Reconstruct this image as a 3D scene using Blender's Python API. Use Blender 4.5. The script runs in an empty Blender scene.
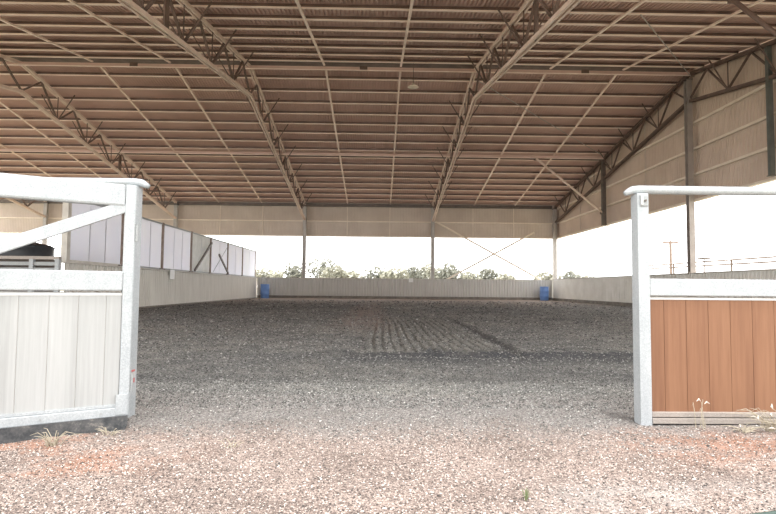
import bpy, bmesh, math, random
import numpy as np
from mathutils import Vector, Matrix, noise

random.seed(7)
C = bpy.context.scene.collection
V = Vector

# ------------------------------------------------------------------ materials
def new_mat(name):
    m = bpy.data.materials.new(name)
    m.use_nodes = True
    nt = m.node_tree
    return m, nt, nt.nodes['Principled BSDF'], nt.nodes['Material Output']

def ramp(nt, stops, fac=None):
    r = nt.nodes.new('ShaderNodeValToRGB')
    e = r.color_ramp.elements
    e[0].position, e[0].color = stops[0][0], (*stops[0][1], 1)
    e[1].position, e[1].color = stops[-1][0], (*stops[-1][1], 1)
    for p, c in stops[1:-1]:
        k = e.new(p); k.color = (*c, 1)
    if fac is not None: nt.links.new(fac, r.inputs['Fac'])
    return r

def coords(nt, scale=(1, 1, 1), kind='Object'):
    tc = nt.nodes.new('ShaderNodeTexCoord')
    mp = nt.nodes.new('ShaderNodeMapping')
    mp.inputs['Scale'].default_value = scale
    nt.links.new(tc.outputs[kind], mp.inputs['Vector'])
    return mp.outputs['Vector']

def noise_tex(nt, vec, scale, detail=4, rough=.6):
    n = nt.nodes.new('ShaderNodeTexNoise')
    n.inputs['Scale'].default_value = scale
    n.inputs['Detail'].default_value = detail
    n.inputs['Roughness'].default_value = rough
    nt.links.new(vec, n.inputs['Vector'])
    return n.outputs['Fac']

def mix(nt, a, b, fac, mode='MIX'):
    x = nt.nodes.new('ShaderNodeMix'); x.data_type = 'RGBA'; x.blend_type = mode
    for sock, val in ((x.inputs[6], a), (x.inputs[7], b)):
        if hasattr(val, 'links'): nt.links.new(val, sock)
        else: sock.default_value = (*val, 1)
    if hasattr(fac, 'links'): nt.links.new(fac, x.inputs[0])
    else: x.inputs[0].default_value = fac
    return x.outputs[2]

def math_n(nt, op, a, b=None, clamp=False):
    n = nt.nodes.new('ShaderNodeMath'); n.operation = op; n.use_clamp = clamp
    for i, val in enumerate((a, b)):
        if val is None: continue
        if hasattr(val, 'links'): nt.links.new(val, n.inputs[i])
        else: n.inputs[i].default_value = val
    return n.outputs[0]

def bump(nt, bs, h, strength=.3, dist=.01):
    b = nt.nodes.new('ShaderNodeBump')
    b.inputs['Strength'].default_value = strength
    b.inputs['Distance'].default_value = dist
    nt.links.new(h, b.inputs['Height'])
    nt.links.new(b.outputs['Normal'], bs.inputs['Normal'])

def noisy(name, c0, c1, scale=6, rough=.6, metal=0, stretch=(1, 1, 1), bmp=0, lo=.3, hi=.7, detail=5):
    m, nt, bs, out = new_mat(name)
    v = coords(nt, stretch)
    f = noise_tex(nt, v, scale, detail)
    r = ramp(nt, [(lo, c0), (hi, c1)], f)
    nt.links.new(r.outputs['Color'], bs.inputs['Base Color'])
    bs.inputs['Roughness'].default_value = rough
    bs.inputs['Metallic'].default_value = metal
    if bmp: bump(nt, bs, f, bmp)
    return m

M = {}
M['sheet'] = noisy('roof_sheet', (.62, .43, .37), (.78, .57, .50), .5, .55, 0, (1, 1, 1))  # red ground bounce put into the sheet colour as brown-pink
M['purlin'] = noisy('lit_purlin_steel', (.93, .74, .64), (.98, .84, .75), 2, .45, .0)  # galvanised steel; light from below put into the flange colour
M['purlin_web'] = noisy('shaded_purlin_web', (.14, .09, .075), (.22, .15, .125), 2, .5)  # same purlin steel, shade on the web put into the colour
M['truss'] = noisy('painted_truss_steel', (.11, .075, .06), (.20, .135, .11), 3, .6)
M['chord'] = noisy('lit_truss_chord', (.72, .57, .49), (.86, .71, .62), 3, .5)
M['column'] = noisy('column_steel', (.40, .375, .35), (.52, .49, .46), 3, .5, .1)
M['column_dark'] = noisy('shaded_column_steel', (.32, .28, .25), (.42, .37, .34), 3, .5, .1)  # column steel darkened: dimmer light on the upper shaft put into the colour
M['darksteel'] = noisy('dark_steel', (.10, .085, .075), (.17, .14, .12), 4, .5, .2)
M['teal'] = noisy('weathered_teal_steel', (.10, .115, .105), (.17, .18, .165), 4, .5, .2)
M['clad'] = noisy('beige_wall_sheet', (.58, .49, .42), (.68, .59, .51), .8, .6)
M['clad2'] = noisy('brown_wall_sheet', (.60, .48, .39), (.72, .59, .49), .8, .6)
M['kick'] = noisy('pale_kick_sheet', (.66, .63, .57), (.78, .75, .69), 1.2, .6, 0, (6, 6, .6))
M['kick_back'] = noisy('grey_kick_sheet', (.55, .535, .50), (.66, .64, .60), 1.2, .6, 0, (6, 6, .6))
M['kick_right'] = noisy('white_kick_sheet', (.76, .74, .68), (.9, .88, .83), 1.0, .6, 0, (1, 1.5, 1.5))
M['base'] = noisy('shaded_base_board', (.16, .14, .12), (.30, .27, .23), 3, .8)  # board colour darkened to take in the shadow at the back wall foot
M['girt'] = noisy('lit_girt_steel', (.82, .72, .60), (.94, .85, .74), 2, .5)  # brightness of the lit girt lips put into the colour
M['concrete'] = noisy('concrete_coping', (.58, .55, .50), (.72, .69, .63), 5, .8)
def screen_mat(name, c0, c1, sc, k):
    m = noisy(name, c0, c1, sc, .5); nt = m.node_tree
    bs = nt.nodes['Principled BSDF']; out = nt.nodes['Material Output']
    tr = nt.nodes.new('ShaderNodeBsdfTranslucent')
    nt.links.new(bs.inputs['Base Color'].links[0].from_socket, tr.inputs['Color'])
    ms = nt.nodes.new('ShaderNodeMixShader'); ms.inputs[0].default_value = k
    nt.links.new(bs.outputs[0], ms.inputs[1]); nt.links.new(tr.outputs[0], ms.inputs[2])
    nt.links.new(ms.outputs[0], out.inputs['Surface'])
    return m
M['screen'] = screen_mat('white_screen_sheet', (.88, .89, .96), (.93, .94, .98), .8, .8)
M['screen_grey'] = screen_mat('dusty_screen_sheet', (.70, .71, .70), (.86, .87, .86), 2.5, .6)
M['post_brown'] = noisy('rusty_fence_post', (.16, .11, .09), (.28, .21, .17), 5, .6)
M['blue'] = noisy('blue_plastic', (.13, .25, .55), (.19, .33, .66), 3, .4)
M['black'] = noisy('black_plastic', (.018, .02, .024), (.04, .045, .05), 4, .45)
M['white'] = noisy('white_enamel', (.48, .48, .47), (.56, .56, .55), 3, .5)
M['card'] = noisy('white_card', (.92, .92, .91), (.96, .96, .95), 3, .5)
M['bark'] = noisy('pale_bark', (.40, .34, .27), (.55, .48, .4), 4, .9)
M['straw'] = noisy('dry_straw', (.30, .26, .19), (.46, .41, .32), 20, .8)
M['seed'] = noisy('pale_seed_head', (.52, .47, .40), (.66, .62, .55), 20, .9)
M['weed'] = noisy('green_weed', (.13, .17, .07), (.22, .26, .13), 20, .8)
M['hose'] = noisy('green_hose', (.035, .06, .05), (.06, .09, .078), 6, .5)
M['seam'] = noisy('dark_seam', (.24, .13, .08), (.32, .18, .11), 6, .9)
M['red'] = noisy('red_print', (.45, .10, .10), (.55, .16, .15), 9, .6)
M['lamp'] = noisy('lamp_enamel', (.72, .62, .5), (.85, .75, .62), 3, .5)
M['field'] = noisy('dry_field', (.34, .31, .22), (.46, .42, .3), .25, .95)
M['pipe_rail'] = noisy('pale_pipe_rail', (.16, .12, .10), (.24, .19, .16), 3, .5)

def galv(name, base0, base1):
    m, nt, bs, out = new_mat(name)
    v = coords(nt)
    vo = nt.nodes.new('ShaderNodeTexVoronoi'); vo.inputs['Scale'].default_value = 170
    nt.links.new(v, vo.inputs['Vector'])
    sp = ramp(nt, [(0, base0), (1, base1)], vo.outputs['Color'])
    n = noise_tex(nt, coords(nt, (1, 1, .4)), 9, 6, .7)
    k = ramp(nt, [(.42, (.88, .89, .90)), (.66, (1, 1, 1))], n)
    col = mix(nt, sp.outputs['Color'], k.outputs['Color'], 1, 'MULTIPLY')
    nt.links.new(col, bs.inputs['Base Color'])
    bs.inputs['Roughness'].default_value = .5
    bs.inputs['Metallic'].default_value = .15
    return m
M['galv'] = galv('galvanised_steel', (.34, .365, .38), (.49, .51, .52))
M['galv_dull'] = galv('dull_galvanised_steel', (.28, .295, .30), (.42, .435, .43))
M['galv_warm'] = galv('warm_galvanised_channel', (.30, .26, .23), (.42, .37, .33))

def planks(name, pal, groove, pitch, axis_vec, grain=1.0):
    """wood grain boards: vertical grain, each board slightly different"""
    m, nt, bs, out = new_mat(name)
    tc = nt.nodes.new('ShaderNodeTexCoord')
    sx = nt.nodes.new('ShaderNodeSeparateXYZ'); nt.links.new(tc.outputs['Object'], sx.inputs[0])
    bid = math_n(nt, 'FLOOR', math_n(nt, 'DIVIDE', sx.outputs['X'], pitch))
    wn = nt.nodes.new('ShaderNodeTexWhiteNoise'); wn.noise_dimensions = '1D'
    nt.links.new(bid, wn.inputs['W'])
    v = coords(nt, (55, 55, 2.2))
    n1 = noise_tex(nt, v, 1.0, 6, .65)
    n2 = noise_tex(nt, coords(nt, (9, 9, .8)), 1.0, 3, .5)
    g = math_n(nt, 'ADD', math_n(nt, 'MULTIPLY', n1, .6), math_n(nt, 'MULTIPLY', n2, .3))
    g = math_n(nt, 'ADD', g, math_n(nt, 'MULTIPLY', wn.outputs['Value'], .12))
    r = ramp(nt, [(.32, pal[0]), (.52, pal[1]), (.72, pal[2])], g)
    nt.links.new(r.outputs['Color'], bs.inputs['Base Color'])
    bs.inputs['Roughness'].default_value = .65
    bump(nt, bs, n1, .15, .002)
    return m
M['brown_boards'] = planks('orange_brown_boards', [(.165, .072, .035), (.215, .100, .050), (.26, .130, .068)], .0, .1345, 'X')
M['white_boards'] = planks('weathered_white_boards', [(.30, .305, .30), (.36, .365, .36), (.42, .425, .42)], .0, .137, 'X')

def rubber():
    m, nt, bs, out = new_mat('dusty_rubber')
    n = noise_tex(nt, coords(nt), 14, 6, .7)
    n2 = noise_tex(nt, coords(nt, (1, 1, 1)), 60, 3, .7)
    f = math_n(nt, 'ADD', math_n(nt, 'MULTIPLY', n, .7), math_n(nt, 'MULTIPLY', n2, .3))
    r = ramp(nt, [(.40, (.035, .038, .042)), (.56, (.09, .09, .09)), (.66, (.22, .20, .18))], f)
    nt.links.new(r.outputs['Color'], bs.inputs['Base Color'])
    bs.inputs['Roughness'].default_value = .8
    return m
M['rubber'] = rubber()

def leaf_mat(name, c0, c1):
    m, nt, bs, out = new_mat(name)
    at = nt.nodes.new('ShaderNodeAttribute'); at.attribute_name = 'tint'
    r = ramp(nt, [(0, c0), (1, c1)], at.outputs['Fac'])
    nt.links.new(r.outputs['Color'], bs.inputs['Base Color'])
    bs.inputs['Roughness'].default_value = .9
    tr = nt.nodes.new('ShaderNodeBsdfTranslucent')
    nt.links.new(r.outputs['Color'], tr.inputs['Color'])
    ms = nt.nodes.new('ShaderNodeMixShader'); ms.inputs[0].default_value = .18
    nt.links.new(bs.outputs[0], ms.inputs[1]); nt.links.new(tr.outputs[0], ms.inputs[2])
    nt.links.new(ms.outputs[0], out.inputs['Surface'])
    return m
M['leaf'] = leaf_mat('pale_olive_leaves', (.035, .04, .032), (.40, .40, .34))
M['leaf_pale'] = leaf_mat('hazed_leaves', (.09, .09, .07), (.52, .51, .42))  # washed-out haze over the distant trees put into both leaf colours

def chips_mat():
    m, nt, bs, out = new_mat('gravel_chips')
    at = nt.nodes.new('ShaderNodeAttribute'); at.attribute_name = 'tint'
    r = ramp(nt, [(0, (.04, .037, .035)), (.35, (.15, .122, .11)), (.55, (.35, .272, .235)), (.8, (.54, .455, .405)), (1, (.72, .66, .61))], at.outputs['Fac'])
    nt.links.new(r.outputs['Color'], bs.inputs['Base Color'])
    bs.inputs['Roughness'].default_value = .9
    return m
M['chips'] = chips_mat()
def crumbs_mat(name, k):
    m, nt, bs, out = new_mat(name)
    at = nt.nodes.new('ShaderNodeAttribute'); at.attribute_name = 'tint'
    r = ramp(nt, [(p, tuple(q * k for q in c)) for p, c in [(0, (.03, .03, .028)), (.35, (.075, .074, .07)), (.65, (.165, .163, .155)), (.9, (.27, .266, .252)), (1, (.40, .39, .37))]], at.outputs['Fac'])
    nt.links.new(r.outputs['Color'], bs.inputs['Base Color'])
    bs.inputs['Roughness'].default_value = .95
    return m
M['crumbs'] = crumbs_mat('sand_crumbs', 1)
M['grey_chips'] = crumbs_mat('grey_gravel_chips', 1.45)

def ground_mat():
    m, nt, bs, out = new_mat('arena_sand')
    tc = nt.nodes.new('ShaderNodeTexCoord')
    P = tc.outputs['Object']
    sx = nt.nodes.new('ShaderNodeSeparateXYZ'); nt.links.new(P, sx.inputs[0])
    X, Y = sx.outputs['X'], sx.outputs['Y']
    def maprange(v, a, b, c=0, d=1):
        n = nt.nodes.new('ShaderNodeMapRange'); n.interpolation_type = 'SMOOTHSTEP'
        nt.links.new(v, n.inputs[0])
        for i, x in enumerate((a, b, c, d)): n.inputs[1 + i].default_value = x
        return n.outputs[0]
    fine = noise_tex(nt, P, 170, 2, .8)
    mid = noise_tex(nt, P, 60, 4, .8)
    clod = noise_tex(nt, P, 19, 4, .8)
    big = noise_tex(nt, P, 2.2, 5, .6)
    huge = noise_tex(nt, P, .35, 4, .6)
    # inside: grey sand
    deep = maprange(Y, 4, 9)
    def blend(a, b, f):
        return math_n(nt, 'ADD', math_n(nt, 'MULTIPLY', a, math_n(nt, 'SUBTRACT', 1.0, f)), math_n(nt, 'MULTIPLY', b, f))
    g = math_n(nt, 'ADD', math_n(nt, 'MULTIPLY', blend(fine, mid, deep), .5), math_n(nt, 'MULTIPLY', blend(mid, clod, deep), .5))
    sand = ramp(nt, [(.40, (.05, .05, .048)), (.5, (.195, .196, .188)), (.61, (.47, .466, .446))], g).outputs['Color']
    v1 = ramp(nt, [(.35, (.72, .72, .73)), (.65, (1.15, 1.13, 1.1))], big).outputs['Color']
    sand = mix(nt, sand, v1, 1, 'MULTIPLY')
    v2 = ramp(nt, [(.35, (.8, .8, .82)), (.65, (1.1, 1.08, 1.04))], huge).outputs['Color']
    sand = mix(nt, sand, v2, 1, 'MULTIPLY')
    # drier, warmer sand towards the far wall
    sand = mix(nt, sand, (.36, .285, .24), maprange(Y, 20, 40, 0, .75))
    # moist band before the harrowed strip
    wob = math_n(nt, 'ADD', Y, math_n(nt, 'MULTIPLY', math_n(nt, 'SUBTRACT', big, .5), 1.6))
    band = math_n(nt, 'MULTIPLY', maprange(wob, 5.6, 6.4), maprange(wob, 7.3, 6.9))
    band = math_n(nt, 'MULTIPLY', band, maprange(X, -1.2, .2))
    sand = mix(nt, sand, (.055, .058, .066), math_n(nt, 'MULTIPLY', band, .75))
    # harrowed strip: a bit paler and greener
    hx = math_n(nt, 'MULTIPLY', maprange(X, -.25, -.05), maprange(X, 1.75, 1.5))
    hy = math_n(nt, 'MULTIPLY', maprange(wob, 6.9, 7.3), maprange(Y, 16, 13))
    hs = math_n(nt, 'MULTIPLY', hx, hy)
    sand = mix(nt, sand, (.28, .275, .245), math_n(nt, 'MULTIPLY', hs, .30))
    rx = math_n(nt, 'ADD', X, math_n(nt, 'MULTIPLY', math_n(nt, 'SINE', math_n(nt, 'MULTIPLY', Y, .9)), .02))
    rid = math_n(nt, 'SINE', math_n(nt, 'MULTIPLY', rx, 2 * math.pi / .13))
    sand = mix(nt, sand, (.06, .058, .052), math_n(nt, 'MULTIPLY', maprange(rid, .2, -.8), math_n(nt, 'MULTIPLY', hs, .45)))
    gx = math_n(nt, 'ABSOLUTE', math_n(nt, 'SUBTRACT', X, math_n(nt, 'ADD', math_n(nt, 'MULTIPLY', Y, .02), 1.64)))
    gr = math_n(nt, 'MULTIPLY', maprange(gx, .16, .03), math_n(nt, 'MULTIPLY', maprange(Y, 6.6, 7.4), maprange(Y, 18, 12)))
    sand = mix(nt, sand, (.05, .05, .05), math_n(nt, 'MULTIPLY', gr, .75))
    # pinkish track behind it
    px = math_n(nt, 'MULTIPLY', maprange(X, -1.3, -.5), maprange(X, .5, -.1))
    py = math_n(nt, 'MULTIPLY', maprange(Y, 9, 13), maprange(Y, 30, 20))
    sand = mix(nt, sand, (.33, .25, .215), math_n(nt, 'MULTIPLY', math_n(nt, 'MULTIPLY', px, py), .45))
    # outside: pink and terracotta grit
    grit = ramp(nt, [(.38, (.06, .053, .05)), (.46, (.225, .18, .16)), (.54, (.42, .345, .305)), (.64, (.64, .57, .52))], g).outputs['Color']
    v3 = ramp(nt, [(.36, (.75, .73, .72)), (.64, (1.15, 1.13, 1.12))], big).outputs['Color']
    grit = mix(nt, grit, v3, 1, 'MULTIPLY')
    warm = noise_tex(nt, P, 3.3, 4, .6)
    redL = math_n(nt, 'MULTIPLY', maprange(X, -.6, -1.5), math_n(nt, 'MULTIPLY', maprange(Y, 2.2, 2.5), maprange(Y, 3.2, 2.9)))
    redR = math_n(nt, 'MULTIPLY', maprange(X, .9, 1.8), math_n(nt, 'MULTIPLY', maprange(Y, 2.35, 2.7), maprange(Y, 3.4, 3.1)))
    red = math_n(nt, 'MULTIPLY', math_n(nt, 'ADD', redL, redR), maprange(warm, .38, .6), True)
    grit = mix(nt, grit, (.42, .20, .12), math_n(nt, 'MULTIPLY', red, .55))
    chalk = math_n(nt, 'MULTIPLY', math_n(nt, 'MULTIPLY', maprange(X, .4, .9), maprange(Y, 2.45, 2.15)), maprange(warm, .40, .6))
    grit = mix(nt, grit, (.50, .48, .46), math_n(nt, 'MULTIPLY', chalk, .45))
    # grey grit between, edge wobbling
    wob2 = math_n(nt, 'ADD', Y, math_n(nt, 'MULTIPLY', math_n(nt, 'SUBTRACT', big, .5), 1.1))
    greyc = ramp(nt, [(.39, (.05, .048, .046)), (.5, (.20, .19, .182)), (.61, (.48, .46, .44))], g).outputs['Color']
    grit = mix(nt, grit, greyc, maprange(wob2, 2.75, 3.5, 0, .9))
    col = mix(nt, grit, sand, maprange(Y, 3.95, 4.35))
    nt.links.new(col, bs.inputs['Base Color'])
    bs.inputs['Roughness'].default_value = .95
    bs.inputs['Specular IOR Level'].default_value = .1
    bump(nt, bs, g, .8, .02)
    return m
M['ground'] = ground_mat()

# ------------------------------------------------------------------ mesh builder
class MB:
    def __init__(s): s.v, s.f, s.t = [], [], []
    def add(s, vs, fs, tint=None):
        n = len(s.v); s.v += [tuple(p) for p in vs]; s.f += [tuple(i + n for i in q) for q in fs]
        if tint is not None: s.t += [tint] * len(vs)
        return s
    def box(s, x0, x1, y0, y1, z0, z1):
        return s.add([(x, y, z) for x in (x0, x1) for y in (y0, y1) for z in (z0, z1)],
                     [(0, 1, 3, 2), (4, 6, 7, 5), (0, 4, 5, 1), (2, 3, 7, 6), (0, 2, 6, 4), (1, 5, 7, 3)])
    def bar(s, a, b, w, h=None, up=(0, 0, 1)):
        a, b = V(a), V(b); h = h or w; d = (b - a).normalized()
        up = V(up)
        if abs(d.dot(up)) > .98: up = V((0, 1, 0))
        x = d.cross(up).normalized() * w / 2; z = x.cross(d).normalized() * h / 2
        vs = [p + sx * x + sz * z for p in (a, b) for sx in (-1, 1) for sz in (-1, 1)]
        return s.add(vs, [(0, 1, 3, 2), (4, 6, 7, 5), (0, 4, 5, 1), (2, 3, 7, 6), (0, 2, 6, 4), (1, 5, 7, 3)])
    def tube(s, pts, r, n=8, cap=True):
        pts = [V(p) for p in pts]; rs = r if isinstance(r, (list, tuple)) else [r] * len(pts)
        base = len(s.v); prev = None; vs = []; fs = []
        for i, p in enumerate(pts):
            d = (pts[min(i + 1, len(pts) - 1)] - pts[max(i - 1, 0)]).normalized()
            if prev is None:
                a = V((0, 0, 1)) if abs(d.z) < .9 else V((1, 0, 0)); x = d.cross(a).normalized()
            else: x = (prev - prev.dot(d) * d).normalized()
            prev = x; y = d.cross(x)
            vs += [p + rs[i] * (math.cos(2 * math.pi * k / n) * x + math.sin(2 * math.pi * k / n) * y) for k in range(n)]
        for i in range(len(pts) - 1):
            for k in range(n):
                fs.append((i * n + k, i * n + (k + 1) % n, (i + 1) * n + (k + 1) % n, (i + 1) * n + k))
        if cap:
            fs.append(tuple(range(n))[::-1]); fs.append(tuple(range((len(pts) - 1) * n, len(pts) * n)))
        return s.add(vs, fs)
    def lathe(s, prof, n=20, o=(0, 0, 0)):
        vs = [(o[0] + r * math.cos(2 * math.pi * k / n), o[1] + r * math.sin(2 * math.pi * k / n), o[2] + z) for r, z in prof for k in range(n)]
        fs = [(i * n + k, i * n + (k + 1) % n, (i + 1) * n + (k + 1) % n, (i + 1) * n + k) for i in range(len(prof) - 1) for k in range(n)]
        fs += [tuple(range(n))[::-1], tuple(range((len(prof) - 1) * n, len(prof) * n))]
        return s.add(vs, fs)
    def profile(s, prof, a, b):
        """extrude an open (x-less) profile given as offset vectors from point a to point b"""
        a, b = V(a), V(b); n = len(prof)
        vs = [a + V(p) for p in prof] + [b + V(p) for p in prof]
        return s.add(vs, [(i, i + 1, n + i + 1, n + i) for i in range(n - 1)])
    def build(s, name, mat, parent=None, smooth=False, bevel=0):
        me = bpy.data.meshes.new(name); me.from_pydata(s.v, [], s.f)
        bm = bmesh.new(); bm.from_mesh(me)
        if not s.t:
            bmesh.ops.recalc_face_normals(bm, faces=bm.faces)
        bm.to_mesh(me); bm.free()
        if s.t:
            at = me.attributes.new('tint', 'FLOAT', 'POINT'); at.data.foreach_set('value', s.t)
        me.materials.append(M[mat] if isinstance(mat, str) else mat)
        if smooth:
            for p in me.polygons: p.use_smooth = True
        o = bpy.data.objects.new(name, me); C.objects.link(o)
        if parent is not None:
            o.parent = parent
            if parent.type == 'EMPTY':
                o.location = -parent.location
        if bevel:
            md = o.modifiers.new('bevel', 'BEVEL'); md.width = bevel; md.segments = 2; md.limit_method = 'ANGLE'
        return o

def tag(o, label=None, cat=None, group=None, kind=None):
    if label: o['label'] = label
    if cat: o['category'] = cat
    if group: o['group'] = group
    if kind: o['kind'] = kind
    return o

def thing(name, label, cat, loc=(0, 0, 0), group=None, kind='thing'):
    o = bpy.data.objects.new(name, None); C.objects.link(o); o.location = loc; o.empty_display_size = .2
    return tag(o, label, cat, group, kind)

# ------------------------------------------------------------------ dimensions of the hall (metres, camera at 0,0,.8)
D = 38.45                                  # far wall
YR, S = 21.508, .1733                      # ridge line, roof slope
ZE = 6.60                                  # top chord height at the far wall
ZR = ZE + S * (D - YR)
YN = 3.5                                   # near eave
XE, XA, XB, XC, XD = -23.05, -14.1, -5.16, 3.79, 12.43
XLEFT = -27.5
def rz(y): return ZR - S * abs(y - YR)     # underside of purlins / top of the truss chord
PH = .15                                    # purlin height
DT = 1.17                                  # truss depth

# ------------------------------------------------------------------ ground
def sm(a, b, x):
    t = max(0, min(1, (x - a) / (b - a))); return t * t * (3 - 2 * t)
def ground_z(x, y):
    amp = .012 + .01 * sm(6, 20, y)
    z = amp * noise.noise(V((x * 2.1, y * 2.1, 0))) + .5 * amp * noise.noise(V((x * 7, y * 7, 3)))
    z += .004 * noise.noise(V((x * 26, y * 26, 9)))
    # harrowed strip with longitudinal ridges
    h = sm(-.2, 0, x) * sm(1.75, 1.5, x) * sm(6.9, 7.3, y) * sm(16, 14, y)
    z += h * .016 * math.sin(2 * math.pi * (x + .02 * math.sin(y * .9)) / .13)
    # groove beside it, hollow in front of it
    z -= .04 * math.exp(-((x - 1.78 - .02 * (y - 7)) / .08) ** 2) * sm(6.4, 7.2, y) * sm(17, 14, y)
    z -= .03 * math.exp(-((x + .22) / .06) ** 2) * sm(6.6, 7.2, y) * sm(12, 9, y)
    z -= .03 * math.exp(-((y - 6.65 - .2 * noise.noise(V((x * 1.3, 0, 5)))) / .3) ** 2) * sm(-1.6, 0, x)
    # sand thrown up against the walls
    z += .05 * sm(37.2, 38.3, y)
    e = min(1, abs(y - 3.2) / .25)
    return z * (.4 + .6 * e)
ys = [1.2]
while ys[-1] < D + .3: ys.append(ys[-1] + max(.022, ys[-1] * .008))
xs = list(np.arange(-8.6, -.4, .06)) + list(np.arange(-.4, 2.1, .022)) + list(np.arange(2.1, 12.31, .06))
gm = MB()
for y in ys:
    k = 1 if y > 4 else .36 + .64 * sm(2.6, 4, y)
    for x in xs:
        gm.v.append((x * k, y, ground_z(x * k, y)))
n = len(xs)
for j in range(len(ys) - 1):
    for i in range(n - 1):
        gm.f.append((j * n + i, j * n + i + 1, (j + 1) * n + i + 1, (j + 1) * n + i))
tag(gm.build('floor', 'ground', smooth=True), kind='structure')
tag(MB().add([(-260, -30, -.06), (260, -30, -.06), (260, 320, -.06), (-260, 320, -.06)], [(0, 1, 2, 3)]).build('ground', 'field'), kind='structure')

# loose chips in the open doorway, sand crumbs further in
def chips(name, mat, count, sample, size, skip=None):
    rnd = random.Random(count)
    mb = MB()
    for _ in range(count):
        x, y = sample(rnd)
        if skip and skip(x, y): continue
        s = size(rnd, y); z = ground_z(x, y) + s * .22
        a = rnd.random() * 6.28; ca, sa = math.cos(a) * s, math.sin(a) * s
        e = .45 + .5 * rnd.random(); hgt = s * (.35 + .4 * rnd.random())
        t = .5 * s * (rnd.random() - .5)
        vs = [(x + ca, y + sa, z + t), (x - sa * e, y + ca * e, z - t), (x - ca * .9, y - sa * .9, z - t * .5), (x + sa * e, y - ca * e, z + t),
              (x + ca * .2, y + sa * .2, z + hgt)]
        mb.add(vs, [(0, 1, 4), (1, 2, 4), (2, 3, 4), (3, 0, 4)], min(1, max(0, rnd.random())))
    return mb.build(name, mat)
def s_front(r):
    y = 1.75 + 1.75 * r.random() ** 1.15
    return (r.random() * 2 - 1) * (.75 * y + .25), y
g = chips('gravel', 'chips', 56000, s_front, lambda r, y: .003 + .0037 * r.random() ** 2,
          lambda x, y: sm(2.7, 3.4, y + .35 * noise.noise(V((x * 1.7, y * 2, 4)))) > random.random())
tag(g, 'loose pink and grey gravel chips strewn over the open entrance', 'gravel', kind='stuff')
def s_mid(r):
    y = 2.5 + 2.3 * r.random()
    return (r.random() * 2 - 1) * (.75 * y + .25), y
g = chips('grey_gravel', 'grey_chips', 22000, s_mid, lambda r, y: .004 + .0055 * r.random() ** 2,
          lambda x, y: sm(2.6, 3.3, y + .35 * noise.noise(V((x * 1.7, y * 2, 4)))) < random.random())
tag(g, 'grey gravel chips along the threshold between the gate posts', 'gravel', kind='stuff')
def s_in(r):
    y = 1 / (1 / 3.7 - (1 / 3.7 - 1 / 33) * r.random())
    return (r.random() * 2 - 1) * (.75 * y + .3), y
g = chips('sand_crumbs', 'crumbs', 70000, s_in, lambda r, y: (.0042 + .0062 * r.random() ** 2) * (y / 3.7) ** .95,
          lambda x, y: x < -8 or x > 11.5)
tag(g, 'grey clods and crumbs lying on the harrowed arena sand', 'sand', kind='stuff')

# ------------------------------------------------------------------ roof and upper walls
def corrugated(mb, u0, u1, pitch, depth, place, nv=2):
    """place(u, off, j) -> point ; trapezoid ribs along u, nv rows"""
    us = []; u = u0
    while u < u1 - 1e-6:
        us += [(u, 0), (u + pitch * .38, 0), (u + pitch * .5, depth), (u + pitch * .88, depth)]
        u += pitch
    us.append((u1, 0))
    n0 = len(us)
    for j in range(nv):
        for (uu, off) in us: mb.v.append(tuple(place(min(uu, u1), off, j)))
    b = len(mb.v) - nv * n0
    for j in range(nv - 1):
        for i in range(n0 - 1):
            mb.f.append((b + j * n0 + i, b + j * n0 + i + 1, b + (j + 1) * n0 + i + 1, b + (j + 1) * n0 + i))
roof = MB()
yy = [YN, YR, D + .9]
corrugated(roof, XLEFT, XD + .5, .12, .05, lambda u, o, j: (u, yy[j], rz(yy[j]) + PH + .01 + o), 3)
ro = tag(roof.build('roof', 'sheet'), kind='structure')
MB().box(XLEFT, XD - .1, YR - .28, YR + .28, ZR + PH - .08, ZR + PH - .06).build('ridge_cap', 'truss', ro)

wb = MB()
zz = [4.33, ZE + .2]
corrugated(wb, XLEFT, XD + .3, .11, .012, lambda u, o, j: (u, D + .16 + o, zz[j]))
wbo = tag(wb.build('wall_back_upper', 'clad'), kind='structure')
for z in (4.37, 5.42):
    MB().box(XLEFT, XD - .05, D + .03, D + .14, z - .035, z + .035).build('girt', 'girt', wbo)
b = MB()
for i, X in enumerate([XE + 2.95, XE + 5.9, XA + 2.98, XA + 5.96, XB + 2.95, XB + 5.95, XC + 2.88, XC + 5.76]):
    b.box(X - .02, X + .02, D + .12, D + .15, 4.34, ZE - .1)
b.build('cover_strip', 'girt', wbo)

wr = MB()
def place_r(u, o, j):
    return (XD + .27 + o, u, 4.33 if j == 0 else rz(u) + PH)
corrugated(wr, YN + 1, D + .18, .14, .02, place_r)
wro = tag(wr.build('wall_right_upper', 'clad2'), kind='structure')
for z in (4.38, 5.42, 6.45, 7.5):
    y0 = YR - (ZR - z) / S + .3 if z > rz(YN + 1) - .2 else YN + 1
    y1 = YR + (ZR - z) / S - .3 if z > ZE - .2 else D - .1
    MB().box(XD + .13, XD + .26, max(y0, YN + 1), min(y1, D - .1), z - .045, z + .045).build('girt', 'girt', wro)
b = MB()
for Y in (34.2, 25.7, 17.2): b.box(XD + .22, XD + .26, Y - .02, Y + .02, 4.34, rz(Y) - .1)
b.build('cover_strip', 'clad', wro)

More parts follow.
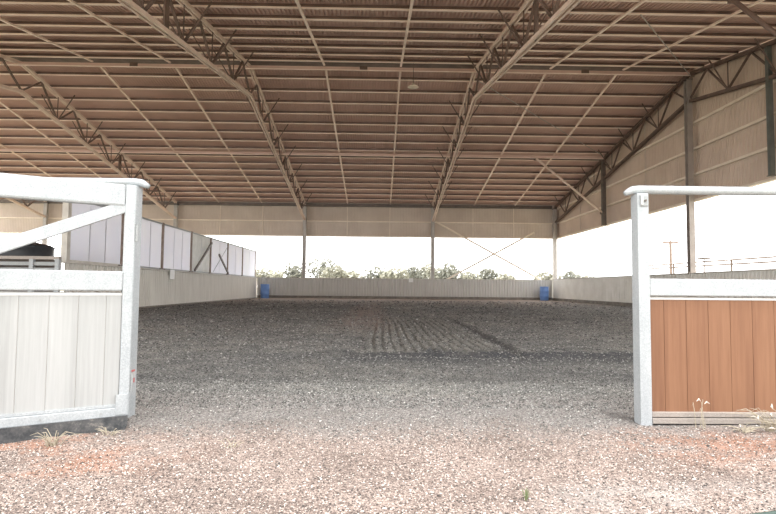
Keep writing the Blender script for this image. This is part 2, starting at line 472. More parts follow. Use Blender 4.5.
# purlins
ORD = ['first', 'second', 'third', 'fourth', 'fifth', 'sixth', 'seventh', 'eighth', 'ninth', 'tenth', 'eleventh', 'twelfth',
       'thirteenth', 'fourteenth', 'fifteenth', 'sixteenth', 'seventeenth']
def purlin(y, label, group):
    z = rz(y)
    s = -1                                               # lip turned to the entrance
    mb = MB()
    mb.box(XLEFT, XD + .1, y - .004, y + .004, z + .006, z + PH)          # web
    mb.box(XLEFT, XD + .1, y, y + .06, z + PH - .006, z + PH)             # top flange
    mb.box(XLEFT, XD + .1, y - .07, y + .004, z, z + .006)                # bottom flange
    mb.box(XLEFT, XD + .1, y - .07, y - .064, z + .006, z + .03)          # lip
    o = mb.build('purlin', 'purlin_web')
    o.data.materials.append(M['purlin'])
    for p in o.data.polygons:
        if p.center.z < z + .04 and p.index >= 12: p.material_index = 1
    return tag(o, label, 'purlin', group, 'thing')
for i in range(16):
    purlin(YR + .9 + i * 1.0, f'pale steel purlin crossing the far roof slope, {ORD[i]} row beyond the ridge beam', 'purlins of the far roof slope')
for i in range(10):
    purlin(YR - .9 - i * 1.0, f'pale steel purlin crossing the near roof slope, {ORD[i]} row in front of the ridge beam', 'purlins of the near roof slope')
# ridge and eave beams
rb = thing('ridge_beam', 'pale straight steel ridge beam running across the whole roof under its peak', 'beam', (0, YR, ZR))
MB().box(XLEFT, XD - .15, YR - .34, YR - .26, ZR - .23, ZR - .10).build('beam', 'sheet', rb)
MB().box(XLEFT, XD - .15, YR - .40, YR - .34, ZR - .255, ZR - .235).build('flange', 'purlin', rb)
for X in (-9.6, -.65, 8.1): MB().box(X - .15, X + .15, YR - .365, YR - .335, ZR - .23, ZR - .07).build('splice_plate', 'truss', rb)
for Y, sl in ((29.85, 'far'), (13.0, 'near')):
    st = thing('strut_beam', f'bright double strut beam across the {sl} roof slope, in line with the sloping brace tube', 'beam', (0, Y, rz(Y)), 'strut beams')
    MB().box(XLEFT, XD - .15, Y - .30, Y - .22, rz(Y) - .16, rz(Y) - .02).build('beam', 'sheet', st)
    MB().box(XLEFT, XD - .15, Y - .36, Y - .30, rz(Y) - .175, rz(Y) - .155).build('flange', 'purlin', st)
eb = MB().box(XLEFT, XD - .2, D - .1, D + .02, ZE - .16, ZE + .06).build('eave_beam', 'darksteel')
tag(eb, 'dark eave beam along the top of the far beige wall', 'beam', kind='thing')

# ------------------------------------------------------------------ trusses
def truss(X, label, ymin=YN + 1.0, brace_sides=(-1, 1), gable=False):
    t = thing('roof_truss', label, 'truss', (X, D, ZE - DT), 'roof trusses')
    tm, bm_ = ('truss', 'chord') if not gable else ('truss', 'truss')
    top = MB(); bot = MB()
    e = D - .22
    for sgn in (-1, 1):
        top.bar((X + sgn * .055, e, rz(e) - .06), (X + sgn * .055, YR, ZR - .06), .05, .12)
        top.bar((X + sgn * .055, YR, ZR - .06), (X + sgn * .055, ymin, rz(ymin) - .06), .05, .12)
        bot.bar((X + sgn * .055, e, rz(e) - DT), (X + sgn * .055, YR, ZR - DT), .05, .11)
        bot.bar((X + sgn * .055, YR, ZR - DT), (X + sgn * .055, ymin, rz(ymin) - DT), .05, .11)
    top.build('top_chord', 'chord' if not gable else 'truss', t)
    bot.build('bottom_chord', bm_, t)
    step = 2.45
    for sgn in (1, -1):
        lim = (e - YR) if sgn == 1 else (YR - ymin)
        k = 0
        while True:
            a = k * step                         # bottom node
            tp = a + step / 2                    # top node
            nb = a + step
            if tp > lim - .1: break
            A = V((X, YR + sgn * a, rz(YR + a) - DT + .04)); T = V((X, YR + sgn * tp, rz(YR + tp) - .1))
            MB().bar(A, T, .05, .07, (1, 0, 0)).build('web_member', 'truss', t)
            if nb < lim:
                B = V((X, YR + sgn * nb, rz(YR + nb) - DT + .04))
                MB().bar(T, B, .05, .07, (1, 0, 0)).build('web_member', 'truss', t)
                MB().bar(B + V((0, 0, .02)), (X, B.y, rz(YR + nb) - .1), .03, .03, (1, 0, 0)).build('web_upright', 'truss', t)
                for sd in brace_sides:
                    MB().bar(B + V((sd * .09, 0, .1)), (X + sd * .72, B.y, rz(YR + nb) - .0), .03, .04).build('fly_brace', 'truss', t)
            k += 1
    for Y in (29.85, 13.0):
        MB().box(X - .02, X + .02, Y - .14, Y + .14, rz(Y) - DT - .02, rz(Y) - .2).build('web_plate', 'truss', t)
    # end plate down the column
    MB().box(X - .09, X + .09, e - .02, e + .02, ZE - DT - .1, ZE).build('end_plate', 'darksteel', t)
    return t
truss(XE, 'steel roof truss seen low through the gap of the white gate', ymin=YN + 1)
truss(XA, 'dark steel roof truss running down to the far column above the sheeted fence')
truss(XB, 'steel roof truss landing on the far column left of centre, hanging lamp to its right')
truss(XC, 'steel roof truss landing on the far column right of centre, hanging lamp to its left')
truss(XD, 'dark steel end truss lying against the brown side wall', brace_sides=(-1,), gable=True)

# bridging struts
bays = [(XE, XA, 'far left bay'), (XA, XB, 'bay left of the middle'), (XB, XC, 'middle bay'), (XC, XD, 'right bay by the side wall')]
for x0, x1, nm in bays:
    for k, side in ((1, 'left'), (2, 'right')):
        X = x0 + (x1 - x0) * k / 3
        for ya, yb, sl in ((YR + .15, D - .3, 'far'), (YR - .5, 11.2, 'near')):
            o = MB().bar((X, ya, rz(ya) - .025), (X, yb, rz(yb) - .025), .075, .05).build('bridging_strut', 'purlin')
            tag(o, f'{side} bridging strut under the {sl} roof slope in the {nm}', 'strut', 'bridging struts under the purlins', 'thing')

# bracing tubes and rods
def brace_tube(Y, zt, zb, label, mat='chord'):
    t = thing('brace_tube', label, 'brace', (XD - .1, Y, zb))
    MB().tube([(XD - .14, Y, zb), (8.65, Y, zt)], .06, 10).build('tube', mat, t, True)
    for p in ((XD - .17, Y, zb), (8.62, Y, zt)):
        MB().box(p[0] - .1, p[0] + .05, p[1] - .015, p[1] + .015, p[2] - .1, p[2] + .1).build('end_plate', 'truss', t)
brace_tube(29.85, rz(29.85) - .12, 5.02, 'sloping brace tube from the far roof slope down to the short hanging post')
brace_tube(13.0, rz(13.0) - .12, 5.0, 'sloping brace tube at the top right corner, above the near end truss', 'purlin_web')
def rod(a, b, label, r=.016):
    tag(MB().tube([a, b], r, 6).build('bracing_rod', 'girt' if r > .04 else 'column'), label, 'rod', 'tension rods', 'thing')
rod((XC + .2, D - .14, 5.44), (XD - .9, D - .14, 1.35), 'thin bracing rod crossing the right far opening, falling to the right', .065)
rod((10.9, D - .2, 4.75), (XC + .9, D - .2, 1.35), 'thin bracing rod crossing the right far opening, rising to the right', .065)
rod((7.0, 14.3, rz(14.3) - .1), (XD - .1, YR - .3, ZR - .25), 'thin tension rod under the near roof slope in the right bay, rising toward the ridge')
rod((XC + .2, YR + .4, ZR - .3), (XD - .2, D - 9, rz(D - 9) - .1), 'thin tension rod under the far roof slope in the right bay')

# columns
def column(X, Y, z0, z1, w, label, mat='column'):
    t = thing('steel_column', label, 'column', (X, Y, z0))
    b = MB()
    b.box(X - w / 2, X + w / 2, Y - w / 2, Y - w / 2 + .02, z0, z1)
    b.box(X - w / 2, X + w / 2, Y + w / 2 - .02, Y + w / 2, z0, z1)
    if mat == 'column':
        for q in (-1, 1): b.box(X + q * w / 2 - .008, X + q * w / 2 + .008, Y - w / 2 + .0, Y + w / 2 - .0, z0, z1)
    else:
        b.box(X - .012, X + .012, Y - w / 2 + .02, Y + w / 2 - .02, z0, z1)
    b.build('shaft', mat, t)
    MB().box(X - w / 2 - .04, X + w / 2 + .03, Y - w / 2 - .03, Y + w / 2 + .03, z1, z1 + .025).build('cap_plate', 'darksteel', t)
    MB().box(X - w / 2, X + w / 2, Y - w / 2 - .08, Y + w / 2 + .03, z0, z0 + .03).build('base_plate', 'darksteel', t)
column(XE, D - .14, -.05, ZE - .2, .22, 'steel column at the far wall, just left of the screen fence end post')
column(XA, D - .14, -.05, ZE - .2, .22, 'steel column at the far wall rising above the sheeted side fence')
column(XB, D - .14, -.05, ZE - .2, .22, 'grey steel column at the far wall left of centre, with trees behind its foot')
column(XC, D - .14, -.05, ZE - .2, .22, 'grey steel column at the far wall right of centre')
column(XD - .05, D - .14, -.05, ZE - .2, .22, 'grey steel corner column where far wall and brown side wall meet')
column(XD - .05, YR, -.05, ZR - .3, .22, 'tall steel column under the ridge at the brown side wall', 'column_dark')
def hanging(X, Y, z0, z1, w, name, mat, label, cat):
    t = thing(name, label, cat, (X, Y, z1))
    MB().box(X - w / 2, X + w / 2, Y - w / 2, Y + w / 2, z0, z1).build('shaft', mat, t)
    MB().box(X - w / 2 - .03, X + w / 2 + .03, Y - w / 2 - .03, Y + w / 2 + .03, z0 - .03, z0).build('foot_plate', 'darksteel', t)
hanging(XD - .06, 29.85, 4.33, rz(29.85) - .15, .2, 'hanging_post', 'darksteel', 'short dark post hanging on the brown side wall, met by the brace tube', 'post')
hanging(XD - .02, 17.0, 4.45, rz(17.0) - .15, .14, 'wall_stiffener', 'teal', 'greenish steel upright on the brown side wall at the right picture edge', 'post')

# ------------------------------------------------------------------ kick walls
def kick(name, mat, place, u0, u1, pitch, rail, base, extra=None):
    b = MB(); corrugated(b, u0, u1, pitch, .04, place)
    o = tag(b.build(name, mat), kind='structure')
    MB().box(*rail).build('top_rail', 'concrete', o)
    MB().box(*base).build('base_board', 'base', o)
    return o
kick('wall_left', 'kick', lambda u, o, j: (-8.36 - .03 * j - o, u, (.0, 1.40)[j]), 14.85, D - .05, .19,
     (-8.46, -8.33, 14.8, D - .05, 1.38, 1.42), (-8.41, -8.325, 14.85, D - .05, -.03, .05))
kick('wall_right_lower', 'kick_right', lambda u, o, j: (12.14 + .03 * j + o, u, (.0, 1.46)[j]), 4.6, D - .05, .19,
     (12.13, 12.26, 4.6, D - .05, 1.44, 1.48), (12.10, 12.18, 4.6, D - .05, -.05, .17))
kick('wall_back_lower', 'kick_back', lambda u, o, j: (u, D - .38 + o, (.0, 1.40)[j]), -8.3, 12.1, .19,
     (-8.32, 12.12, D - .41, D - .29, 1.38, 1.43), (-8.3, 12.1, D - .43, D - .37, -.03, .20))  # base board raised to stand in for the shadow strip

# ------------------------------------------------------------------ screen fence on the left wall
fx = -8.43
fy = [14.95, 18.2, 21.55, 24.85, 27.7, 30.85, 34.2, 37.8]
fz = 3.22
fence = thing('screen_fence', 'tall row of white sheet screens between brown posts on top of the left wall', 'fence', (fx, 26, 1.42))
for i, y in enumerate(fy):
    w = .10 if i else .16
    MB().box(fx - w / 2, fx + w / 2, y - w / 2, y + w / 2, 1.42, fz + .03).build('post', 'post_brown' if i else 'concrete', fence)
    if 0 < i:
        MB().box(fx - .1, fx + .1, y - .3, y + .12, 1.42, 1.46).build('foot_plate', 'darksteel', fence)
for i in range(7):
    y0, y1 = fy[i] + .08, fy[i + 1] - .08
    o = MB().box(fx - .012, fx + .012, y0 + .04, y1 - .04, 1.46, fz - .04).build('screen', 'screen_grey' if i == 3 else 'screen', fence)
    for q in ((.36, .66) if i < 3 else (.5,)):
        yq = y0 + (y1 - y0) * q
        MB().box(fx + .012, fx + .022, yq - .015, yq + .015, 1.50, fz - .12).build('joint_strip', 'screen', o)
    MB().bar((fx, y0, fz - .02), (fx, y1, fz - .02), .06, .06).build('top_rail', 'galv_dull', fence)
    MB().bar((fx, y0, 1.45), (fx, y1, 1.45), .06, .06).build('bottom_rail', 'galv_dull' if i else 'concrete', fence)
MB().bar((fx + .1, 25.15, 1.50), (fx + .1, 27.6, 2.95), .07, .09).build('diagonal_strut', 'darksteel', fence)
MB().bar((fx + .1, 28.9, 2.45), (fx + .1, 30.75, 1.50), .07, .09).build('diagonal_strut', 'darksteel', fence)
MB().bar((fx + .08, 28.0, 1.52), (fx + .08, 30.6, 3.0), .02, .02).build('stay_wire', 'galv_dull', fence)

# ------------------------------------------------------------------ drums, markers, lamps
def drum(x, y, label):
    t = thing('plastic_drum', label, 'drum', (x, y, 0.02), 'blue drums in the arena corners')
    o = (x, y, .01)
    MB().lathe([(.26, 0), (.285, .03), (.29, .28), (.305, .30), (.305, .33), (.29, .35), (.29, .60), (.305, .62), (.305, .65), (.29, .67), (.285, .88), (.27, .90)], 24, o).build('barrel_body', 'blue', t, True)
    MB().lathe([(.275, .895), (.30, .90), (.30, .94), (.27, .95), (.26, .925), (.05, .925)], 24, o).build('lid', 'blue', t, True)
    for a in (.12, -.12): MB().lathe([(.035, .92), (.035, .945), (.02, .95)], 10, (x + a, y, .01)).build('bung', 'blue', t)
drum(-7.62, 37.3, 'blue plastic drum standing in the far left arena corner')
drum(11.35, 37.45, 'blue plastic drum standing in the far right arena corner')
t = thing('marker_card', 'small white marker hung over the top of the far wall near its middle', 'marker', (2.27, D - .42, 1.40))
MB().box(2.12, 2.42, D - .455, D - .44, 1.18, 1.45).build('card', 'card', t)
MB().box(2.2, 2.34, D - .455, D - .36, 1.45, 1.465).build('hook', 'white', t)
t = thing('marker_card', 'small white marker hung over the top of the left wall', 'marker', (-8.3, 22.3, 1.40))
MB().box(-8.30, -8.285, 22.1, 22.55, 1.06, 1.44).build('card', 'card', t)
MB().box(-8.40, -8.285, 22.25, 22.4, 1.44, 1.455).build('hook', 'white', t)

def lamp(x, y, z, top, label, mat):
    t = thing('pendant_lamp', label, 'lamp', (x, y, top), 'pendant lamps')
    MB().tube([(x, y, z + .16), (x, y, top)], .012, 6).build('cord', 'truss', t)
    MB().lathe([(.20, 0), (.21, .015), (.16, .05), (.07, .09), (.04, .17)], 24, (x, y, z)).build('shade', mat, t, True)
    MB().lathe([(.05, .0), (.06, -.015), (.04, -.035)], 12, (x, y, z + .02)).build('bulb', 'lamp', t, True)
lamp(1.27, 20.6, 8.44, rz(20.6), 'round pale pendant lamp on a thin cord below the ridge beam', 'lamp')
lamp(1.3, 36.4, 7.33, rz(36.4), 'small dark pendant lamp low under the far roof slope', 'black')

# ------------------------------------------------------------------ right gate panel
XP0 = 1.565
def entrance_panel(name, label, x_in, sgn, length, boards, dy=0, dz=0):
    """post at x_in (inner face), panel running away from the opening in direction sgn"""
    t = thing(name, label, 'gate', (x_in, 3.32, 0))
    X = lambda a: x_in + sgn * a
    w = .069
    def bx(a0, a1, y0, y1, z0, z1): 
        p, q = sorted((X(a0), X(a1))); return MB().box(p, q, y0 + dy, y1 + dy, z0, z1 + (dz if z1 > 1.3 else 0))
    p = bx(0, w, 3.28, 3.37, -.06, 1.385).build('post', 'galv', t, bevel=.004)
    # handrail pipe, end swaged flat
    pts = [(X(-.055), 3.33 + dy, 1.388 + dz), (X(-.035), 3.33 + dy, 1.398 + dz), (X(-.01), 3.33 + dy, 1.410 + dz), (X(.03), 3.33 + dy, 1.414 + dz), (X(length + .02), 3.33 + dy, 1.414 + dz)]
    MB().tube(pts, [.014, .02, .025, .027, .027], 16).build('top_pipe', 'galv', t, True)
    bx(w + .001, length - w, 3.285, 3.365, .765, .868).build('mid_rail', 'galv', t, bevel=.006)
    bx(w + .001, length - w, 3.295, 3.335, .742, .755).build('capping_strip', 'white', t)
    # boards
    b = MB(); s = MB()
    a = w + .002; first = True
    ends = []
    while a < length - w - .01:
        nxt = min(a + (.088 if first else .1345), length - w - .002); first = False
        ends.append((a, nxt)); a = nxt
    for a0, a1 in ends:
        q0, q1 = sorted((X(a0 + .0012), X(a1 - .0012)))
        b.box(q0, q1, 3.300 + dy, 3.325 + dy, .075, .743)
    bo = b.build('boards', boards, t)
    q0, q1 = sorted((X(w + .002), X(length - w - .002)))
    MB().box(q0, q1, 3.306 + dy, 3.320 + dy, .078, .740).build('board_backing', 'seam', t)
    bx(w + .001, length - w, 3.282, 3.345, .046, .076).build('bottom_rail', 'galv_warm', t, bevel=.003)
    bx(w + .001, length - w, 3.278, 3.35, .008, .041).build('bottom_channel', 'galv_warm', t, bevel=.003)
    bx(length - w, length, 3.28, 3.37, -.06, 1.385).build('post', 'galv', t, bevel=.004)
    return t, p, X
t, p, X = entrance_panel('entrance_panel', 'orange-brown boarded gate panel in galvanised frame, right of the entrance', XP0, 1, 2.3, 'brown_boards')
lp = MB().box(X(.014), X(.062), 3.272, 3.28, 1.305, 1.372).build('latch_plate', 'galv_dull', t, bevel=.003)
MB().box(X(.016), X(.028), 3.262, 3.272, 1.312, 1.368).build('latch_bar', 'white', lp)
MB().tube([(X(.044), 3.262, 1.338), (X(.044), 3.275, 1.338)], .007, 10).build('bolt', 'darksteel', lp)
t, p, X = entrance_panel('entrance_panel', 'galvanised fixed panel and post standing behind the open white gate', -1.497, -1, 2.3, 'white_boards', .12, .03)
for z0, z1, mt in ((.205, .232, 'red'), (.238, .268, 'white'), (.272, .284, 'red')):
    MB().box(-1.497, -1.494, 3.415, 3.455, z0, z1).build('sticker', mt, p)

# ------------------------------------------------------------------ left gate leaf (swung toward the camera)
A = V((-1.4, 3.13, 0)); d = V((-.8606, -.5093, 0)); nn = V((.5093, -.8606, 0))
leaf = thing('gate_leaf', 'white boarded gate leaf with diagonal brace and black rubber skirt, swung open at left', 'gate', A)
leaf.rotation_euler = (0, 0, math.atan2(d.y, d.x))
def leaf_part(mb, name, mat, bevel=0, parent=None, smooth=False):
    o = mb.build(name, mat, None, smooth, bevel); o.parent = parent or leaf; return o
# local frame: +x along the leaf away from the post, +y towards the camera (front), z up
L = 1.75
def lbox(a0, a1, y0, y1, z0, z1): return MB().box(a0, a1, y0, y1, z0, z1)
leaf_part(lbox(-.018, .034, -.05, .0, .075, 1.37), 'stile', 'galv', .004)
leaf_part(lbox(L - .06, L, -.05, .0, .075, 1.37), 'stile', 'galv', .004)
leaf_part(lbox(.034, L - .06, -.05, .0, 1.245, 1.37), 'top_rail', 'galv', .012)
leaf_part(lbox(.034, L - .06, -.05, .002, .768, .878), 'mid_rail', 'galv', .008)
leaf_part(lbox(.0345, L - .06, -.045, -.01, .742, .756), 'capping_strip', 'white')
leaf_part(lbox(-.018, L, -.05, .002, .075, .125), 'bottom_rail', 'galv', .005)
leaf_part(lbox(-.010, .05, .0, .008, .085, .195), 'corner_plate', 'galv', .002)
bb = MB()
bounds = [.0345, .112, .246, .382, .516]
while bounds[-1] < L - .07: bounds.append(min(bounds[-1] + .136, L - .06))
for a0, a1 in zip(bounds, bounds[1:]): bb.box(a0 + .001, a1 - .001, -.036, -.014, .128, .744)
leaf_part(bb, 'boards', 'white_boards')
leaf_part(lbox(.035, L - .061, -.032, -.02, .13, .742), 'board_backing', 'concrete')
leaf_part(lbox(.035, L - .061, -.014, -.006, .127, .141), 'bead', 'galv')
leaf_part(MB().bar((.028, -.025, 1.246), (L - .5, -.025, .68 + .0), .04, .066, (0, 1, 0)) if False else
          MB().bar((.03, -.026, 1.247), (.86, -.026, .878), .066, .04, (0, 1, 0)), 'diagonal_brace', 'galv', .004)
sk = MB()
sk.add([(.0, .004, .0), (.02, .006, -.02), (L, .006, -.02), (L, .004, .078), (-.012, .004, .078), (-.012, .004, .03),
        (.0, .014, .0), (.02, .016, -.02), (L, .016, -.02), (L, .014, .078), (-.012, .014, .078), (-.012, .014, .03)],
       [(0, 1, 2, 3, 4, 5), (6, 7, 8, 9, 10, 11)] + [(i, (i + 1) % 6, 6 + (i + 1) % 6, 6 + i) for i in range(6)])
leaf_part(sk, 'rubber_skirt', 'rubber')
for a in (.12, .40, .68, .96, 1.24, 1.52):
    b = MB().tube([(a, .0, .1), (a, .008, .1)], .006, 8); leaf_part(b, 'bolt', 'galv_dull')
for z in (.25, 1.1):
    b = MB().tube([(-.028, -.03, z - .05), (-.028, -.03, z + .05)], .012, 8); leaf_part(b, 'hinge', 'galv_dull')

# ------------------------------------------------------------------ yard panel and black tank beyond the left wall end
t = thing('yard_panel', 'slatted grey steel yard panel beyond the end of the left wall', 'panel', (-10, 14.2, 0))
for z in (.2, .48, .76, 1.04, 1.18, 1.33): MB().box(-12.2, -8.2, 14.15, 14.21, z - .045, z + .045).build('slat', 'galv_dull', t)
MB().box(-12.2, -8.12, 14.13, 14.24, 1.44, 1.52).build('top_rail', 'galv_warm', t)
for X in (-12.15, -10.4, -8.82, -8.17): MB().box(X - .05, X + .05, 14.12, 14.23, -.05, 1.45).build('post', 'galv', t)
MB().box(-12.2, -8.2, 14.36, 14.38, -.05, 1.44).build('back_sheet', 'darksteel', t)
t = thing('water_tank', 'squat black plastic tank standing behind the slatted yard panel', 'tank', (-10.72, 16.4, -.06))
MB().lathe([(.98, 0), (1.0, .1), (1.0, 1.4), (1.03, 1.43), (1.03, 1.5), (1.0, 1.53), (.99, 1.9), (1.02, 1.96), (.9, 2.03), (.5, 2.12), (.32, 2.13)], 32, (-10.72, 16.4, -.06)).build('tank_body', 'black', t, True)
MB().lathe([(.30, 2.12), (.32, 2.14), (.32, 2.2), (.1, 2.22)], 20, (-10.72, 16.4, -.06)).build('lid', 'black', t, True)

# ------------------------------------------------------------------ outside: trees, pole, pipe fence
def tree(x, y, h, w, label, mat, seed, dense=1000):
    r = random.Random(seed)
    t = thing('tree', label, 'tree', (x, y, -.06), 'trees beyond the far wall')
    MB().tube([(x, y, -.1), (x + .08, y, h * .3), (x - .05, y, h * .62)], [.16, .12, .05], 7).build('trunk', 'bark', t, True)
    mb = MB()
    blobs = [(x + (r.random() - .5) * w * .75, y + (r.random() - .5) * w * .5, h * (.42 + .36 * r.random()), w * (.17 + .13 * r.random())) for _ in range(11)]
    blobs.append((x, y, h * .80, w * .22))
    for k in range(dense):
        bx_, by, bz, br = r.choice(blobs)
        while True:
            q = V((r.uniform(-1, 1), r.uniform(-1, 1), r.uniform(-1, 1)))
            if .2 < q.length < 1: break
        c = V((bx_, by, bz)) + q.normalized() * br * (q.length ** .4)
        c.z = min(c.z, h + .06 * r.random()); s = .13 + .17 * r.random()
        a = V((r.uniform(-1, 1), r.uniform(-1, 1), r.uniform(-1, 1))).normalized()
        b2 = a.orthogonal().normalized(); c2 = a.cross(b2)
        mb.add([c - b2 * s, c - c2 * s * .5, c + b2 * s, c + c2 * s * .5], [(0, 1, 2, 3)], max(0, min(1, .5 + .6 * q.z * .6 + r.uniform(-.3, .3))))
    mb.build('crown', mat, t)
TREES = [
    (-15.2, 75, 3.2, 3.6, 'pale tree low beyond the wall, right of the left fence end', 'leaf_pale'),
    (-11.5, 73, 3.9, 3.4, 'dark-leaved bush close left of the column left of centre', 'leaf'),
    (-8.0, 75, 4.75, 4.2, 'tallest olive tree, rising right behind the column left of centre', 'leaf'),
    (-5.8, 77, 3.8, 3.4, 'pale tree at the right shoulder of the tallest olive tree', 'leaf_pale'),
    (-3.4, 76, 3.0, 3.0, 'low hazy bush, first right of the tall olive tree group', 'leaf_pale'),
    (-.4, 75, 3.7, 3.4, 'grey-green tree in the middle of the centre opening', 'leaf'),
    (2.3, 74, 3.5, 3.0, 'hazy tree above the small white marker on the far wall', 'leaf_pale'),
    (4.8, 75, 3.75, 3.0, 'olive tree just right of the white marker on the far wall', 'leaf'),
    (7.1, 76, 4.3, 3.0, 'pale tree close left of the column right of centre', 'leaf_pale'),
    (9.6, 75, 4.05, 3.6, 'leafy olive tree close right of the column right of centre', 'leaf'),
    (12.4, 76, 3.1, 2.8, 'hazy bush left of the crossing rods, above the far wall', 'leaf_pale'),
    (15.2, 75, 3.45, 3.0, 'round dark olive tree below the crossing rods', 'leaf'),
    (17.4, 76, 2.8, 2.4, 'low bush right of the round dark olive tree', 'leaf_pale'),
    (23.0, 75, 3.0, 3.2, 'pale low tree behind the right drum, left of the corner column', 'leaf_pale'),
    (26.2, 75, 3.2, 3.2, 'sparse olive tree just right of the corner column', 'leaf'),
    (29.0, 76, 2.6, 2.6, 'lowest bush above the right wall, right of the sparse olive tree', 'leaf_pale'),
]
for i, (x, y, h, w, lb, mt) in enumerate(TREES):
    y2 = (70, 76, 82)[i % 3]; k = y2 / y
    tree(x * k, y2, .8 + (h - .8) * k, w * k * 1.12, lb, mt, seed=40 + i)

t = thing('power_pole', 'thin distant power pole with cross arm above the right wall', 'pole', (37.6, 70, -.06))
MB().tube([(37.6, 70, -.1), (37.6, 70, 7.1)], .17, 8).build('pole', 'post_brown', t)
MB().box(36.6, 38.6, 69.9, 70.1, 6.8, 7.0).build('cross_arm', 'post_brown', t)
for q in (-.75, 0, .75): MB().lathe([(.07, 0), (.09, .1), (.04, .25)], 8, (37.6 + q, 70, 7.0)).build('insulator', 'bark', t)
tag(MB().tube([(36.9, 70, 7.2), (30, 68, 8.4), (20, 66, 10.6)], .05, 5).build('power_line', 'post_brown'), 'thin overhead wire running left from the distant power pole', 'wire', kind='thing')
t = thing('pipe_fence', 'pale pipe rail fence outside, running along above the right wall', 'fence', (18, 29, -.06))
for dz in (0, -.22):
    MB().tube([(18, 37, 2.42 + dz), (18, 16, 2.30 + dz)], .04, 8).build('rail', 'pipe_rail', t)
for y in (16.4, 22, 27.7, 33.2): MB().tube([(18, y, -.1), (18, y, 2.4)], .05, 8).build('post', 'pipe_rail', t)
t = thing('flat_fitting', 'small dark flat fitting beside the tall column, above the outside rail', 'light', (18, 30, 2.46))  # unidentified dark flat shape on a stem; gives no light
MB().box(17.82, 18.18, 29.75, 30.35, 2.52, 2.60).build('housing', 'darksteel', t)
MB().tube([(18, 30.05, -.06), (18, 30.05, 2.53)], .03, 6).build('stem', 'pipe_rail', t)

# ------------------------------------------------------------------ grass tufts, weed, hose
def tuft(x, y, label, blades, h, spread, seed, heads=0, lean=(0, 0)):
    r = random.Random(seed)
    t = thing('dry_grass_tuft', label, 'grass', (x, y, 0), 'dry grass tufts')
    mb = MB(); hds = []
    for k in range(blades):
        a = r.random() * 6.28; sp = spread * (.3 + r.random()); hh = h * (.35 + .65 * r.random())
        dx, dy = math.cos(a) * sp + lean[0] * hh, math.sin(a) * sp * .5 + lean[1] * hh
        x0, y0 = x + r.uniform(-.03, .03), y + r.uniform(-.02, .02)
        pts = [(x0, y0, -.01), (x0 + dx * .35, y0 + dy * .35, hh * .6), (x0 + dx * .8, y0 + dy * .8, hh), (x0 + dx * 1.2, y0 + dy * 1.2, hh * (.8 + .3 * r.random()))]
        mb.tube(pts, [.0024, .0021, .0016, .0008], 4)
        if k < heads:
            q = V(pts[3]); hds.append(MB().tube([q, q + V((dx, dy, .02)).normalized() * .018, q + V((dx, dy, .0)).normalized() * .035], [.002, .005, .001], 6))
    mb.build('blades', 'straw', t)
    for hd in hds: hd.build('seed_head', 'seed', t)
tuft(2.26, 3.14, 'tall dry grass tuft with seed heads against the brown panel at the right edge', 24, .13, .12, 3, 3, (-.7, 0))
tuft(2.08, 3.12, 'straggling dry grass below the brown panel, left of the tall tuft', 22, .045, .11, 4, 2)
tuft(1.88, 3.21, 'single wispy dry stem with pale seed head in front of the brown boards', 5, .17, .03, 5, 2)
t = thing('dry_grass_stalk', 'long dry stalks leaning left across the foot of the brown panel at the right edge', 'grass', (2.5, 3.15, 0))
for pts in ([(2.52, 3.16, -.01), (2.42, 3.13, .045), (2.32, 3.12, .085), (2.235, 3.11, .135)],
            [(2.55, 3.17, -.01), (2.46, 3.14, .07), (2.38, 3.13, .12), (2.29, 3.12, .185)],
            [(2.40, 3.16, -.01), (2.32, 3.12, .04), (2.22, 3.10, .06), (2.14, 3.09, .075)]):
    MB().tube(pts, [.003, .003, .0025, .0015], 6).build('stalk', 'straw', t)
    q = V(pts[-1]); MB().tube([q, q + V((-.006, 0, .012)), q + V((-.004, 0, .03))], [.002, .006, .0015], 6).build('seed_head', 'seed', t)
tuft(-1.60, 2.80, 'spiky dry grass tuft before the rubber skirt of the white gate', 20, .08, .09, 6)
tuft(-1.42, 3.02, 'small straw wisp under the hinge end of the white gate', 14, .045, .06, 7)
tuft(-.72, 2.80, 'tiny dry stalk alone on the gravel right of the white gate', 7, .05, .04, 8)
t = thing('weed', 'tiny green weed on the gravel at the bottom of the entrance', 'plant', (.57, 2.13, 0))
r = random.Random(3); mb = MB()
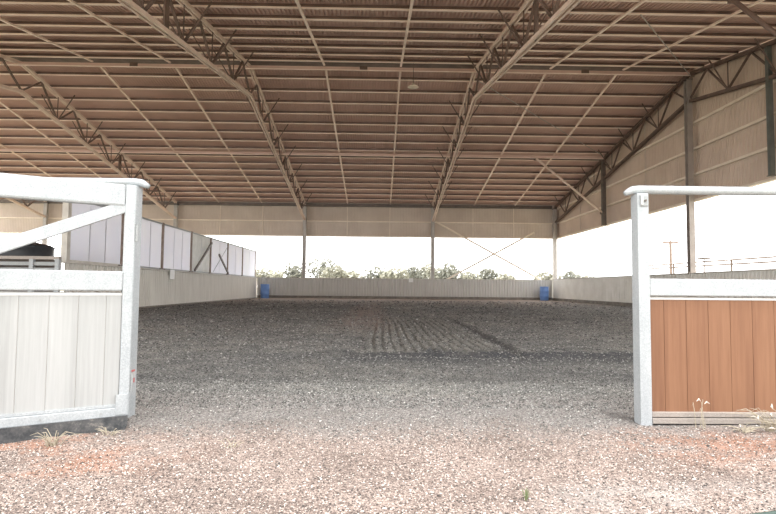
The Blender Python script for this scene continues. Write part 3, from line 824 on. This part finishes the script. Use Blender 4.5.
for k in range(12):
    a = r.random() * 6.28; q = .02 * r.random()
    mb.tube([(.57, 2.13, -.005), (.57 + math.cos(a) * q, 2.13 + math.sin(a) * q, .02 + .025 * r.random())], [.0018, .0008], 4)
mb.build('stems', 'weed', t)
hp = [(1.15, 1.90, .006), (1.30, 1.955, .007), (1.42, 1.985, .008), (1.58, 2.00, .008), (1.9, 2.0, .008), (2.3, 1.95, .008)]
tag(MB().tube(hp, .009, 10).build('garden_hose', 'hose', None, True), 'green garden hose lying across the bottom right corner', 'hose', kind='thing')

# ------------------------------------------------------------------ light
w = bpy.data.worlds.new('sky'); bpy.context.scene.world = w; w.use_nodes = True
bg = w.node_tree.nodes['Background']
bg.inputs['Color'].default_value = (1, 1, 1, 1); bg.inputs['Strength'].default_value = 3.6
sun = bpy.data.lights.new('sun', 'SUN'); sun.energy = 2.6; sun.angle = math.radians(3); sun.color = (1, .96, .91)
so = bpy.data.objects.new('sun', sun); C.objects.link(so)
so.rotation_euler = (math.radians(10), math.radians(5), 0)

# ------------------------------------------------------------------ camera
f, pi, ro_, ya = 550.28, .0555, .0088, .0176
cam = bpy.data.cameras.new('camera'); co = bpy.data.objects.new('camera', cam); C.objects.link(co)
cam.sensor_width = 36; cam.lens = f / 776 * 36; cam.clip_end = 1000; cam.clip_start = .05
def cam_dir(u, v):
    c, s = math.cos(ro_), math.sin(ro_); u, v = c * u + s * v, -s * u + c * v
    x, y, z = u, 1., -v
    if abs(u) + abs(v) > .5: y = 0.
    c, s = math.cos(pi), math.sin(pi); y, z = c * y - s * z, s * y + c * z
    c, s = math.cos(ya), math.sin(ya); x, y = c * x + s * y, -s * x + c * y
    return V((x, y, z))
right, up, fwd = cam_dir(1, 0), cam_dir(0, -1), cam_dir(0, 0)
mt = Matrix((right, up, -fwd)).transposed().to_4x4(); mt.translation = V((0, 0, .8))
co.matrix_world = mt
sc = bpy.context.scene
sc.camera = co
sc.view_settings.view_transform = 'Standard'
sc.view_settings.look = 'None'
sc.view_settings.exposure = 0
